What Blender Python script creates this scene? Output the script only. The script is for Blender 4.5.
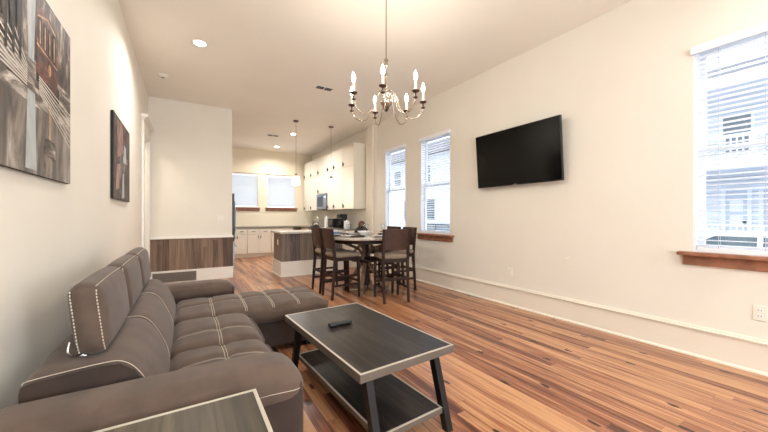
import bpy, bmesh, math, random
from mathutils import Vector, Matrix
random.seed(7)
for o in list(bpy.data.objects): bpy.data.objects.remove(o)
SC = bpy.context.scene; COL = SC.collection
PI = math.pi
# ------------------------------------------------------------------ camera
YAW = math.atan(198/320)
cam = bpy.data.cameras.new('camera'); cam.sensor_width = 36; cam.lens = 15.0
cam.shift_y = 1/768; cam.clip_start = 0.02; cam.clip_end = 300
co = bpy.data.objects.new('camera', cam); COL.objects.link(co)
co.location = (0, 0, 1.2); co.rotation_euler = (PI/2, 0, -YAW)
SC.camera = co
# ------------------------------------------------------------------ world, exposure
w = bpy.data.worlds.new('World'); SC.world = w; w.use_nodes = True
WN = w.node_tree.nodes; WL = w.node_tree.links
bg = WN['Background']
tc = WN.new('ShaderNodeTexCoord'); sx = WN.new('ShaderNodeSeparateXYZ'); rp = WN.new('ShaderNodeValToRGB')
rp.color_ramp.elements[0].position = 0.45; rp.color_ramp.elements[0].color = (.55, .58, .62, 1)
rp.color_ramp.elements[1].position = 0.62; rp.color_ramp.elements[1].color = (.93, .965, 1, 1)
mp = WN.new('ShaderNodeMapRange'); mp.inputs[1].default_value = -1
WL.new(tc.outputs['Generated'], sx.inputs[0]); WL.new(sx.outputs['Z'], mp.inputs[0])
WL.new(mp.outputs[0], rp.inputs[0]); WL.new(rp.outputs[0], bg.inputs[0]); bg.inputs[1].default_value = 3.5
SC.view_settings.view_transform = 'Standard'; SC.view_settings.look = 'None'
SC.view_settings.gamma = 1; SC.view_settings.exposure = 0.27; SC.view_settings.use_curve_mapping = False
# light levels
CAN_W, BULB_W, PEND_W, FILL_W = 18, 3.3, 4.5, 72
WARM = (1, .93, .82)
def area(name, loc, rot, sx_, sy_, power, color):
    l = bpy.data.lights.new(name, 'AREA'); l.shape = 'RECTANGLE'; l.size = sx_; l.size_y = sy_; l.energy = power; l.color = color
    o = bpy.data.objects.new(name, l); COL.objects.link(o); o.location = loc; o.rotation_euler = rot; return o
# fill lamps added behind the camera, shining in through two unseen made-up windows
area('rear_fill', (0.35, -2.76, 1.65), (PI/2, 0, 0), 0.9, 1.9, FILL_W, (.82, .92, 1))
area('rear_fill', (2.65, -2.76, 1.65), (PI/2, 0, 0), 0.9, 1.9, FILL_W, (.82, .92, 1))

# ------------------------------------------------------------------ materials
M = {}
def mat(name, col, rough=.6, metal=0, **kw):
    m = bpy.data.materials.new(name); m.use_nodes = True
    b = m.node_tree.nodes['Principled BSDF']
    b.inputs['Base Color'].default_value = (*col, 1); b.inputs['Roughness'].default_value = rough; b.inputs['Metallic'].default_value = metal
    for k, v in kw.items(): b.inputs[k.replace('_', ' ')].default_value = v
    M[name] = m; return m
def srgb(r, g, b):
    f = lambda c: (c/255/12.92) if c/255 <= .04045 else ((c/255+.055)/1.055)**2.4
    return (f(r), f(g), f(b))
class NT:
    def __init__(s, m): s.t = m.node_tree; s.b = s.t.nodes['Principled BSDF']
    def n(s, kind, ins=None, **kw):
        x = s.t.nodes.new('ShaderNode'+kind)
        for k, v in kw.items(): setattr(x, k, v)
        for k, v in (ins or {}).items():
            if hasattr(v, 'is_output'): s.t.links.new(v, x.inputs[k])
            else: x.inputs[k].default_value = v
        return x
    def l(s, a, b): s.t.links.new(a, b)
    def ramp(s, fac, stops):
        r = s.n('ValToRGB', {0: fac}); e = r.color_ramp.elements
        while len(e) < len(stops): e.new(.5)
        for i, (p, c) in enumerate(stops): e[i].position = p; e[i].color = (*c, 1)
        return r.outputs[0]
    def math(s, op, a, b=0.0):
        return s.n('Math', {0: a, 1: b}, operation=op).outputs[0]
    def bump(s, h, strength=.2, dist=.01):
        bp = s.n('Bump', {'Height': h, 'Strength': strength, 'Distance': dist}); s.l(bp.outputs[0], s.b.inputs['Normal'])
def noisy(name, col, rough, amt=.06, scale=8, bump=.05, bscale=120, **kw):
    m = mat(name, col, rough, **kw); t = NT(m)
    c = t.n('TexCoord').outputs['Object']
    nz = t.n('TexNoise', {'Vector': c, 'Scale': scale, 'Detail': 3.0}).outputs['Fac']
    a = tuple(x*(1-amt) for x in col); b = tuple(min(1, x*(1+amt)) for x in col)
    t.l(t.ramp(nz, [(.35, a), (.65, b)]), t.b.inputs['Base Color'])
    if bump:
        n2 = t.n('TexNoise', {'Vector': c, 'Scale': bscale, 'Detail': 2.0}).outputs['Fac']
        t.bump(n2, bump, .003)
    return m
noisy('wall_paint', srgb(237, 231, 219), .7, .012, 2, .04, 160)
noisy('ceiling_paint', srgb(244, 238, 227), .75, .01, 2, .03, 160)
noisy('trim_paint', srgb(240, 232, 217), .4, .01, 2, 0)
noisy('kitchen_paint', srgb(238, 227, 204), .7, .015, 2, .04, 160)
mat('white_trim', srgb(244, 240, 232), .35)
mat('cabinet_white', srgb(244, 236, 220), .35)
noisy('sill_wood', srgb(152, 102, 78), .45, .25, 14, .1, 60)
noisy('blind_white', srgb(246, 247, 250), .5, .01, 4, 0)
M['blind_white'].node_tree.nodes['Principled BSDF'].inputs['Subsurface Weight'].default_value = 0
mat('blind_shade', srgb(236, 240, 242), .5)
mat('blind_cord', srgb(190, 195, 205), .6)
mat('vinyl_white', srgb(238, 241, 246), .35)
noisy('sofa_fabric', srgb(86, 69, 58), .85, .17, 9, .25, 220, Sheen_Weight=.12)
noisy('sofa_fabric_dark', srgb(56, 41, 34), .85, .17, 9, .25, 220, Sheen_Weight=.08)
mat('stitch_white', srgb(206, 194, 176), .8)
mat('chrome', (.8, .8, .8), .12, 1)
noisy('black_metal', srgb(24, 20, 19), .4, .1, 10, 0)
noisy('taupe_metal', srgb(98, 89, 80), .45, .06, 10, 0)
mat('edge_light', srgb(182, 173, 158), .4)
noisy('espresso_wood', srgb(44, 24, 15), .55, .25, 12, .05, 60)
noisy('chair_panel', srgb(66, 42, 32), .38, .2, 9, .05, 60)
noisy('chair_fabric', srgb(134, 118, 102), .85, .1, 40, .2, 300)
noisy('grey_wood', srgb(120, 98, 80), .55, .25, 10, .1, 60)
noisy('pale_top', srgb(196, 186, 174), .15, .15, 12, 0)
mat('nickel', srgb(176, 164, 150), .25, 1)
mat('dark_bronze', srgb(88, 68, 56), .35, .7)
mat('candle', srgb(245, 238, 222), .5)
mat('black_gloss', srgb(10, 10, 12), .12)
mat('black_plastic', srgb(18, 18, 20), .4)
mat('stainless', srgb(150, 154, 160), .28, 1)
mat('stainless_dark', srgb(70, 72, 76), .4, .8)
mat('countertop_dark', srgb(120, 116, 104), .25)
noisy('countertop', srgb(205, 198, 186), .25, .15, 60, 0)
mat('knob_dark', srgb(96, 88, 80), .35, .8)
mat('porcelain', srgb(240, 240, 240), .2)
mat('napkin_dark', srgb(50, 44, 46), .7)
mat('vent_grey', srgb(120, 112, 102), .5)
mat('slot_dark', srgb(45, 40, 36), .7)
mat('plastic_white', srgb(240, 234, 222), .35)
mat('blue_plastic', srgb(90, 125, 165), .35)
mat('brown_leather', srgb(96, 60, 44), .6)
mat('dark_cloth', srgb(44, 34, 36), .8)
mat('tv_bezel', srgb(12, 12, 13), .3)
mat('screen', srgb(6, 6, 5), .12, Specular_IOR_Level=.22)
mat('siding_door', srgb(176, 184, 196), .4)
mat('house_trim', srgb(214, 218, 224), .6)
mat('roof_grey', srgb(90, 92, 98), .8)
mat('car_white', srgb(236, 240, 244), .2)
mat('car_glass', srgb(84, 98, 104), .08)
mat('tire', srgb(25, 25, 26), .8)
noisy('asphalt', srgb(150, 152, 156), .9, .1, 6, .1, 60)
noisy('leaf', srgb(70, 92, 60), .8, .3, 6, .3, 20)
noisy('bark', srgb(80, 66, 54), .9, .2, 10, .2, 30)
def glass(name, tint=(1, 1, 1)):
    m = bpy.data.materials.new(name); m.use_nodes = True; t = m.node_tree; t.nodes.clear()
    o = t.nodes.new('ShaderNodeOutputMaterial'); mx = t.nodes.new('ShaderNodeMixShader'); tr = t.nodes.new('ShaderNodeBsdfTransparent'); gl = t.nodes.new('ShaderNodeBsdfGlossy')
    fr = t.nodes.new('ShaderNodeMath'); fr.operation = 'MULTIPLY_ADD'; lw = t.nodes.new('ShaderNodeLayerWeight'); pw = t.nodes.new('ShaderNodeMath'); pw.operation = 'POWER'; pw.inputs[1].default_value = 4
    t.links.new(lw.outputs['Facing'], pw.inputs[0]); t.links.new(pw.outputs[0], fr.inputs[0]); fr.inputs[1].default_value = .5; fr.inputs[2].default_value = .03; gl.inputs['Roughness'].default_value = .02; tr.inputs[0].default_value = (*tint, 1)
    t.links.new(fr.outputs[0], mx.inputs[0]); t.links.new(tr.outputs[0], mx.inputs[1]); t.links.new(gl.outputs[0], mx.inputs[2]); t.links.new(mx.outputs[0], o.inputs[0])
    M[name] = m
glass('pane_glass', (.93, .96, 1)); glass('clear_glass', (.9, .93, .95)); glass('shade_glass', (.95, .93, .88))
def emit(name, col, s):
    m = mat(name, col, .5); b = m.node_tree.nodes['Principled BSDF']
    b.inputs['Emission Color'].default_value = (*col, 1); b.inputs['Emission Strength'].default_value = s
emit('bulb_glow', (1, .93, .8), 18); emit('can_glow', (1, .94, .84), 20); emit('frosted_glow', (1, .93, .82), 1.6); emit('clock_glow', (.5, .8, 1), 1.0)

def plank_mat(name, stops, width, length, axis, rough=.35, grain=1.0, knots=True, gap=.0012, coat=0.0, bumpd=.0015):
    """boards of one width laid along 'axis' ('X','Y' or 'Z'), each with its own tone, grain streaks and knots."""
    m = mat(name, stops[0][1], rough); t = NT(m)
    if coat: t.b.inputs['Coat Weight'].default_value = coat; t.b.inputs['Coat Roughness'].default_value = .25
    s = t.n('SeparateXYZ', {0: t.n('TexCoord').outputs['Object']})
    along, across = {'Y': ('Y', 'X'), 'X': ('X', 'Y'), 'Z': ('Z', 'X')}[axis]
    A = s.outputs[along]; C = s.outputs[across]
    row = t.math('FLOOR', t.math('DIVIDE', C, width))
    rnd = t.n('TexWhiteNoise', {'W': row}, noise_dimensions='1D').outputs['Value']
    a2 = t.math('DIVIDE', t.math('ADD', A, t.math('MULTIPLY', rnd, 37.0)), length)
    brd = t.math('FLOOR', a2)
    bv = t.n('CombineXYZ', {0: row, 1: brd, 2: 3.7}).outputs[0]
    brnd = t.n('TexWhiteNoise', {'Vector': bv}, noise_dimensions='3D')
    # grain: noise stretched along the board, shifted per board
    gv = t.n('CombineXYZ', {0: t.math('MULTIPLY', C, 55.0*grain), 1: t.math('MULTIPLY', A, 1.6*grain), 2: t.math('MULTIPLY', brnd.outputs['Value'], 90.0)}).outputs[0]
    g1 = t.n('TexNoise', {'Vector': gv, 'Scale': 1.0, 'Detail': 4.0, 'Roughness': .6, 'Distortion': .6}).outputs['Fac']
    gv2 = t.n('CombineXYZ', {0: t.math('MULTIPLY', C, 14.0*grain), 1: t.math('MULTIPLY', A, .8*grain), 2: t.math('MULTIPLY', brnd.outputs['Value'], 50.0)}).outputs[0]
    g2 = t.n('TexNoise', {'Vector': gv2, 'Scale': 1.0, 'Detail': 2.0, 'Distortion': 1.2}).outputs['Fac']
    f = t.math('ADD', t.math('MULTIPLY', brnd.outputs['Value'], .24), t.math('ADD', t.math('MULTIPLY', g1, .44), t.math('MULTIPLY', g2, .48)))
    colr = t.ramp(f, stops)
    if knots:
        kv = t.n('CombineXYZ', {0: t.math('MULTIPLY', C, 6.0), 1: t.math('MULTIPLY', A, 2.3), 2: 0.0}).outputs[0]
        vo = t.n('TexVoronoi', {'Vector': kv, 'Scale': 1.0, 'Randomness': 1.0}, voronoi_dimensions='2D')
        sel = t.n('TexWhiteNoise', {'Vector': vo.outputs['Color']}, noise_dimensions='3D').outputs['Value']
        nz = t.n('TexNoise', {'Vector': kv, 'Scale': 9.0, 'Detail': 2.0}).outputs['Fac']
        d = t.math('ADD', vo.outputs['Distance'], t.math('MULTIPLY', t.math('SUBTRACT', nz, .5), .14))
        k = t.math('MULTIPLY', t.math('LESS_THAN', d, .085), t.math('GREATER_THAN', sel, .68))
        mix = t.n('MixRGB', {0: t.math('MULTIPLY', k, .95), 1: colr, 2: (*srgb(40, 18, 12), 1)}); colr = mix.outputs[0]
    # gaps between boards
    fx = t.math('FRACT', t.math('DIVIDE', C, width)); fy = t.math('FRACT', a2)
    gx = t.math('LESS_THAN', fx, gap/width*1.5); gy = t.math('LESS_THAN', fy, gap/length*1.5)
    gp = t.math('MAXIMUM', gx, gy)
    mix = t.n('MixRGB', {0: t.math('MULTIPLY', gp, .75), 1: colr, 2: (*[c*.25 for c in stops[0][1]], 1)})
    t.l(mix.outputs[0], t.b.inputs['Base Color'])
    t.bump(t.math('SUBTRACT', g1, t.math('MULTIPLY', gp, 1.5)), .25, bumpd)
    return m
plank_mat('pine_floor', [(.40, srgb(72, 32, 20)), (.485, srgb(120, 67, 45)), (.56, srgb(156, 99, 68)), (.69, srgb(198, 146, 104))], .078, 2.3, 'Y', .3, coat=.25)
plank_mat('barn_wood', [(.36, srgb(78, 62, 52)), (.48, srgb(104, 84, 70)), (.6, srgb(126, 104, 88)), (.75, srgb(150, 128, 110))], .088, 3.0, 'Z', .7, knots=False)
plank_mat('barn_wood_grey', [(.36, srgb(70, 60, 56)), (.5, srgb(98, 86, 80)), (.62, srgb(118, 105, 96)), (.75, srgb(140, 126, 114))], .1, 3.0, 'Z', .7, knots=False)
plank_mat('table_wood', [(.34, srgb(12, 10, 9)), (.5, srgb(22, 18, 17)), (.60, srgb(34, 29, 26)), (.72, srgb(56, 49, 43))], .14, 3.0, 'Y', .33, grain=1.2, knots=False, gap=.0006, bumpd=.0008)
plank_mat('end_table_wood', [(.30, srgb(46, 40, 32)), (.5, srgb(64, 57, 45)), (.62, srgb(78, 69, 55)), (.75, srgb(98, 88, 70))], .14, 3.0, 'Y', .4, grain=1.2, knots=False, gap=.0006, bumpd=.0008)
plank_mat('siding', [(.30, srgb(200, 206, 214)), (.5, srgb(206, 211, 218)), (.75, srgb(212, 217, 224))], .16, 30.0, 'Y', .7, knots=False, gap=.012)

# siding boards stack upward: rewire across axis to Z
def rewire_siding(m):
    t = m.node_tree
    sep = [n for n in t.nodes if n.type == 'SEPXYZ'][0]
    for l in list(t.links):
        if l.from_node == sep and l.from_socket.name == 'X':
            to = l.to_socket; t.links.remove(l); t.links.new(sep.outputs['Z'], to)
rewire_siding(M['siding'])
for k_ in ('table_wood', 'end_table_wood', 'black_metal', 'espresso_wood', 'chair_panel'): M[k_].node_tree.nodes['Principled BSDF'].inputs['Specular IOR Level'].default_value = .3

# ------------------------------------------------------------------ mesh helper
class MB:
    def __init__(s): s.v = []; s.f = []; s.m = []; s.sm = []
    def add(s, vs, fs, mi=0, smooth=False):
        b = len(s.v); s.v += [tuple(v) for v in vs]
        for f in fs: s.f.append(tuple(b+i for i in f)); s.m.append(mi); s.sm.append(smooth)
        return s
    def box(s, x0, x1, y0, y1, z0, z1, mi=0):
        x0, x1 = sorted((x0, x1)); y0, y1 = sorted((y0, y1)); z0, z1 = sorted((z0, z1))
        vs = [(x, y, z) for z in (z0, z1) for y in (y0, y1) for x in (x0, x1)]
        return s.add(vs, [(0, 2, 3, 1), (4, 5, 7, 6), (0, 1, 5, 4), (2, 6, 7, 3), (0, 4, 6, 2), (1, 3, 7, 5)], mi)
    def beam(s, a, b, wx, wy, mi=0, up=(0, 0, 1)):
        """rectangular bar from a to b; wx is the width along 'side', wy the other way"""
        a, b = Vector(a), Vector(b); d = (b-a).normalized(); u = Vector(up)
        if abs(d.dot(u)) > .95: u = Vector((0, 1, 0))
        sd = d.cross(u).normalized(); uu = sd.cross(d).normalized()
        vs = [p + sd*sx*wx/2 + uu*sy*wy/2 for p in (a, b) for sx, sy in ((-1, -1), (1, -1), (1, 1), (-1, 1))]
        return s.add(vs, [(3, 2, 1, 0), (4, 5, 6, 7), (0, 1, 5, 4), (1, 2, 6, 5), (2, 3, 7, 6), (3, 0, 4, 7)], mi)
    def leg(s, a, b, wa, wb, mi=0):
        """vertical-ish square leg: foot a, top b, with axis-aligned sections (w,d) each"""
        vs = [(p[0]+sx*w[0]/2, p[1]+sy*w[1]/2, p[2]) for p, w in ((a, wa), (b, wb)) for sx, sy in ((-1, -1), (1, -1), (1, 1), (-1, 1))]
        return s.add(vs, [(3, 2, 1, 0), (4, 5, 6, 7), (0, 1, 5, 4), (1, 2, 6, 5), (2, 3, 7, 6), (3, 0, 4, 7)], mi)
    def tube(s, pts, r, mi=0, n=8, caps=True, closed=False):
        pts = [Vector(p) for p in pts]; k = len(pts); rs = r if isinstance(r, (list, tuple)) else [r]*k
        rings = []; ref = None
        for i, p in enumerate(pts):
            if closed: d = pts[(i+1) % k]-pts[i-1]
            else: d = pts[min(i+1, k-1)]-pts[max(i-1, 0)]
            d.normalize()
            if ref is None:
                ref = Vector((0, 0, 1)) if abs(d.z) < .9 else Vector((1, 0, 0))
            x = (ref - d*ref.dot(d)).normalized(); y = d.cross(x); ref = x
            rings.append([p + x*rs[i]*math.cos(2*PI*j/n) + y*rs[i]*math.sin(2*PI*j/n) for j in range(n)])
        b = [v for rr in rings for v in rr]; fs = []
        for i in range(k if closed else k-1):
            i2 = (i+1) % k
            for j in range(n): fs.append((i*n+j, i*n+(j+1) % n, i2*n+(j+1) % n, i2*n+j))
        s.add(b, fs, mi, True)
        if caps and not closed:
            s.add(rings[0], [tuple(reversed(range(n)))], mi); s.add(rings[-1], [tuple(range(n))], mi)
        return s
    def lathe(s, prof, c=(0, 0, 0), mi=0, n=20, axis='Z', smooth=True):
        """prof: (r, h) from bottom to top"""
        vs = []
        for r, h in prof:
            for j in range(n):
                a = 2*PI*j/n; p = (r*math.cos(a), r*math.sin(a), h)
                if axis == 'X': p = (h, r*math.cos(a), r*math.sin(a))
                if axis == 'Y': p = (r*math.sin(a), h, r*math.cos(a))
                vs.append((p[0]+c[0], p[1]+c[1], p[2]+c[2]))
        fs = [(i*n+j, i*n+(j+1) % n, (i+1)*n+(j+1) % n, (i+1)*n+j) for i in range(len(prof)-1) for j in range(n)]
        s.add(vs, fs, mi, smooth)
        if prof[0][0] > 1e-4: s.add(vs[:n], [tuple(reversed(range(n)))], mi)
        if prof[-1][0] > 1e-4: s.add(vs[-n:], [tuple(range(n))], mi)
        return s
    def cyl(s, c, r, h, mi=0, n=20, axis='Z'):
        return s.lathe([(r, 0), (r, h)], c, mi, n, axis)
    def prism(s, poly, a0, a1, axis='Y', mi=0):
        """poly 2D extruded: axis Y -> poly in (x,z); X -> (y,z); Z -> (x,y)"""
        n = len(poly)
        def P(p, a):
            return {'Y': (p[0], a, p[1]), 'X': (a, p[0], p[1]), 'Z': (p[0], p[1], a)}[axis]
        vs = [P(p, a0) for p in poly]+[P(p, a1) for p in poly]
        fs = [(i, (i+1) % n, n+(i+1) % n, n+i) for i in range(n)]+[tuple(reversed(range(n))), tuple(range(n, 2*n))]
        return s.add(vs, fs, mi)
    def soft(s, x0, x1, y0, y1, z0, z1, r=.04, bulge=(0, 0, 0), n=14, fn=None, mi=0):
        """rounded cushion: box with radius r, bulged faces, optional deformation fn(p, u, v, w)"""
        c = Vector(((x0+x1)/2, (y0+y1)/2, (z0+z1)/2)); h = Vector(((x1-x0)/2, (y1-y0)/2, (z1-z0)/2))
        key = {}; vs = []; fs = []
        def warp(t): return math.sin(t*PI/2)*.35+t*.65
        def V(i, j, k):
            q = (i, j, k)
            if q in key: return key[q]
            u = [warp(2*a/n-1) for a in q]
            p = Vector((u[0]*h.x, u[1]*h.y, u[2]*h.z))
            rr = min(r, h.x, h.y, h.z)*.999
            inner = Vector([max(-h[a]+rr, min(h[a]-rr, p[a])) for a in range(3)])
            d = p-inner
            if d.length > 1e-9:
                # move onto the rounded surface
                p = inner + d.normalized()*rr
            b = Vector([bulge[a]*math.copysign(1, u[a])*abs(u[a])**3*math.prod([(1-u[e]**2) for e in range(3) if e != a]) for a in range(3)])
            p = c+p+b
            if fn: p = Vector(fn(p, *u))
            key[q] = len(vs); vs.append(p); return key[q]
        for a in range(n):
            for b in range(n):
                fs += [(V(a, b, 0), V(a, b+1, 0), V(a+1, b+1, 0), V(a+1, b, 0)), (V(a, b, n), V(a+1, b, n), V(a+1, b+1, n), V(a, b+1, n)),
                       (V(a, 0, b), V(a+1, 0, b), V(a+1, 0, b+1), V(a, 0, b+1)), (V(a, n, b), V(a, n, b+1), V(a+1, n, b+1), V(a+1, n, b)),
                       (V(0, a, b), V(0, a, b+1), V(0, a+1, b+1), V(0, a+1, b)), (V(n, a, b), V(n, a+1, b), V(n, a+1, b+1), V(n, a, b+1))]
        return s.add(vs, fs, mi, True)
    def build(s, name, mats, parent=None, bevel=0, off=None, segs=2):
        me = bpy.data.meshes.new(name)
        o_ = Vector((0, 0, 0)) if off is None else Vector(off)
        me.from_pydata([Vector(v)-o_ for v in s.v], [], s.f)
        if isinstance(mats, str): mats = [mats]
        for k in mats: me.materials.append(M[k])
        for p, mi, sm in zip(me.polygons, s.m, s.sm): p.material_index = mi; p.use_smooth = sm
        me.update()
        bm = bmesh.new(); bm.from_mesh(me); bmesh.ops.recalc_face_normals(bm, faces=bm.faces); bm.to_mesh(me); bm.free()
        o = bpy.data.objects.new(name, me); COL.objects.link(o)
        if parent: o.parent = parent
        elif off is not None: o.location = o_
        if bevel:
            b = o.modifiers.new('bevel', 'BEVEL'); b.width = bevel; b.segments = segs; b.limit_method = 'ANGLE'; b.angle_limit = .7
        return o
def tag(o, label, cat, group=None):
    o['label'] = label; o['category'] = cat
    if group: o['group'] = group
    return o
def thing(name, label, cat, loc=(0, 0, 0), rz=0, group=None):
    o = bpy.data.objects.new(name, None); COL.objects.link(o); o.location = loc; o.rotation_euler = (0, 0, rz); o.empty_display_size = .1
    return tag(o, label, cat, group)
def struct(o): o['kind'] = 'structure'; return o
def dup(root, loc=None, rz=None, label=None, group=None):
    def cp(o, par):
        c = o.copy(); COL.objects.link(c)
        if par: c.parent = par
        for ch in [k for k in bpy.data.objects if k.parent == o and k != c]: cp(ch, c)
        return c
    r = cp(root, None)
    if loc is not None: r.location = loc
    if rz is not None: r.rotation_euler = (0, 0, rz)
    if label: r['label'] = label
    if group: r['group'] = group
    return r

# ================================================================== ROOM SHELL
XL, XR, YF, YP, YK, H = -.57, 3.75, -2.6, 7.0, 10.8, 3.34
struct(MB().box(-2.0, XR+.14, YF-.14, YK+.14, -.12, 0).build('floor', 'pine_floor'))
struct(MB().box(-2.0, XR+.14, YF-.14, YK+.14, H, H+.12).build('ceiling', 'ceiling_paint'))
def wall_grid(mb, fixed0, fixed1, a0, a1, z0, z1, holes, axis):
    """wall made of boxes round rectangular holes (h0,h1,hz0,hz1) sorted along the wall"""
    def B(p, q, r0, r1):
        if q-p < 1e-4 or r1-r0 < 1e-4: return
        if axis == 'Y': mb.box(fixed0, fixed1, p, q, r0, r1)
        else: mb.box(p, q, fixed0, fixed1, r0, r1)
    cur = a0
    for (h0, h1, b0, b1) in sorted(holes):
        B(cur, h0, z0, z1); B(h0, h1, z0, b0); B(h0, h1, b1, z1); cur = h1
    B(cur, a1, z0, z1)
    return mb
WZ0, WZ1 = .90, 2.66
RW = [(5.23, 6.02), (3.95, 4.76), (.13, .955)]     # three windows of the long wall
struct(wall_grid(MB(), XR, XR+.14, YF-.14, YK+.14, 0, H, [(a, b, WZ0, WZ1) for a, b in RW], 'Y').build('wall_right', 'wall_paint'))
struct(wall_grid(MB(), XL-.14, XL, YF-.14, YK+.14, 0, H, [(6.15, 6.88, 0, 2.5)], 'Y').build('wall_left', 'wall_paint'))
struct(wall_grid(MB(), YF-.14, YF, XL, XR, 0, H, [(-.1, .8, .7, 2.6), (2.2, 3.1, .7, 2.6)], 'X').build('wall_front', 'wall_paint'))  # rear wall, its openings added for the fill lamps
KZ0, KZ1 = 1.50, 2.58
struct(wall_grid(MB(), YK, YK+.14, XL, XR, 0, H, [(1.04, 1.95, KZ0, KZ1), (2.235, 3.145, KZ0, KZ1)], 'X').build('wall_back', 'kitchen_paint'))
struct(MB().box(XL, .78, YP, YP+.12, 0, H).build('wall_middle', 'wall_paint'))
# hallway past the left doorway
mb = MB(); mb.box(-2.0, -1.86, 5.2, 7.9, 0, H); mb.box(-1.86, XL-.14, 7.76, 7.9, 0, H); mb.box(-1.86, XL-.14, 5.2, 5.34, 0, H)
struct(mb.build('wall_hall', 'wall_paint'))
# baseboards
def base_profile(mb, x, y0, y1, d):      # along Y, d = -1 projects to -x
    mb.box(x, x+d*.018, y0, y1, 0, .235); mb.box(x, x+d*.036, y0, y1, .235, .246); mb.box(x, x+d*.018, y0, y1, .245, .258); mb.box(x, x+d*.012, y0, y1, .258, .266)
    mb.prism([(x, 0), (x+d*.032, 0), (x+d*.030, .012), (x+d*.018, .022), (x, .022)], y0, y1, 'Y')
    return mb
struct(base_profile(MB(), XR, YF, 6.38, -1).build('baseboard_right', 'trim_paint'))
struct(base_profile(MB(), XL, YF, 6.03, 1).build('baseboard_left', 'trim_paint'))
# pilaster where the kitchen begins
struct(MB().box(XR-.07, XR, 6.47, 6.78, 0, H).box(XR-.02, XR, 6.40, 6.47, 0, H).build('trim_1', 'trim_paint', bevel=.004))
# wainscot on the dividing wall: boards, cap, base
mb = MB().box(XL, .795, YP-.02, YP, .22, .80)
struct(mb.build('trim_2', 'barn_wood'))
struct(MB().box(XL, .80, YP-.045, YP, .80, .825).box(XL, .795, YP-.03, YP, .825, .845).build('trim_3', 'white_trim', bevel=.004))
struct(MB().box(XL, .795, YP-.026, YP, 0, .22).box(XL, .80, YP-.034, YP, .205, .225).build('baseboard_middle', 'white_trim', bevel=.003))
hl = bpy.data.lights.new('hall_lamp', 'POINT'); hl.energy = 25; hl.color = (1, .93, .8); hl.shadow_soft_size = .1
ho = bpy.data.objects.new('hall_lamp', hl); COL.objects.link(ho); ho.location = (-1.25, 6.3, 2.9)
# left doorway casing with a stepped head, white door
mb = MB(); mb.box(XL, XL+.03, 6.03, 6.15, 0, 2.5); mb.box(XL, XL+.03, 6.88, 6.985, 0, 2.5); mb.box(XL, XL+.03, 6.03, 6.985, 2.5, 2.68)
mb.box(XL, XL+.05, 6.01, 6.99, 2.68, 2.71); mb.box(XL, XL+.08, 5.99, 6.995, 2.71, 2.76)
mb.box(XL-.14, XL, 6.15, 6.165, 0, 2.5); mb.box(XL-.14, XL, 6.865, 6.88, 0, 2.5); mb.box(XL-.14, XL, 6.165, 6.865, 2.485, 2.5)
struct(mb.build('door_1', 'white_trim', bevel=.003))

def window(idx, y0, y1):
    """sash window in the right wall; returns nothing"""
    r = bpy.data.objects.new('window_%d' % idx, None); COL.objects.link(r); r.location = (XR, (y0+y1)/2, WZ0); struct(r); off = r.location
    mb = MB(); t = .022
    mb.box(XR+.002, XR+.14, y0, y0+t, WZ0, WZ1); mb.box(XR+.002, XR+.14, y1-t, y1, WZ0, WZ1); mb.box(XR+.002, XR+.14, y0+t, y1-t, WZ1-t, WZ1); mb.box(XR+.002, XR+.14, y0+t, y1-t, WZ0, WZ0+t)
    mb.build('window_frame', 'vinyl_white', r, .002, off)
    zm = 1.78
    for nm, za, zb, xx in (('upper_sash', zm-.02, WZ1-t, XR+.10), ('lower_sash', WZ0+t, zm+.02, XR+.07)):
        mb = MB(); a, b = y0+t, y1-t
        mb.box(xx, xx+.028, a, a+.04, za, zb); mb.box(xx, xx+.028, b-.04, b, za, zb); mb.box(xx, xx+.028, a+.04, b-.04, za, za+.04); mb.box(xx, xx+.028, a+.04, b-.04, zb-.04, zb)
        s_ = mb.build(nm, 'vinyl_white', r, .002, off)
        MB().box(xx+.012, xx+.016, a+.04, b-.04, za+.04, zb-.04).build('pane', 'pane_glass', s_, 0, off)
    mb = MB().box(XR-.085, XR, y0-.085, y1+.085, WZ0-.03, WZ0); mb.box(XR, XR+.068, y0+t, y1-t, WZ0-.03, WZ0+.001)
    mb.build('sill', 'sill_wood', r, .004, off)
    MB().box(XR-.028, XR, y0-.06, y1+.06, WZ0-.115, WZ0-.03).build('apron', 'sill_wood', r, .004, off)
blind0 = None
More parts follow.
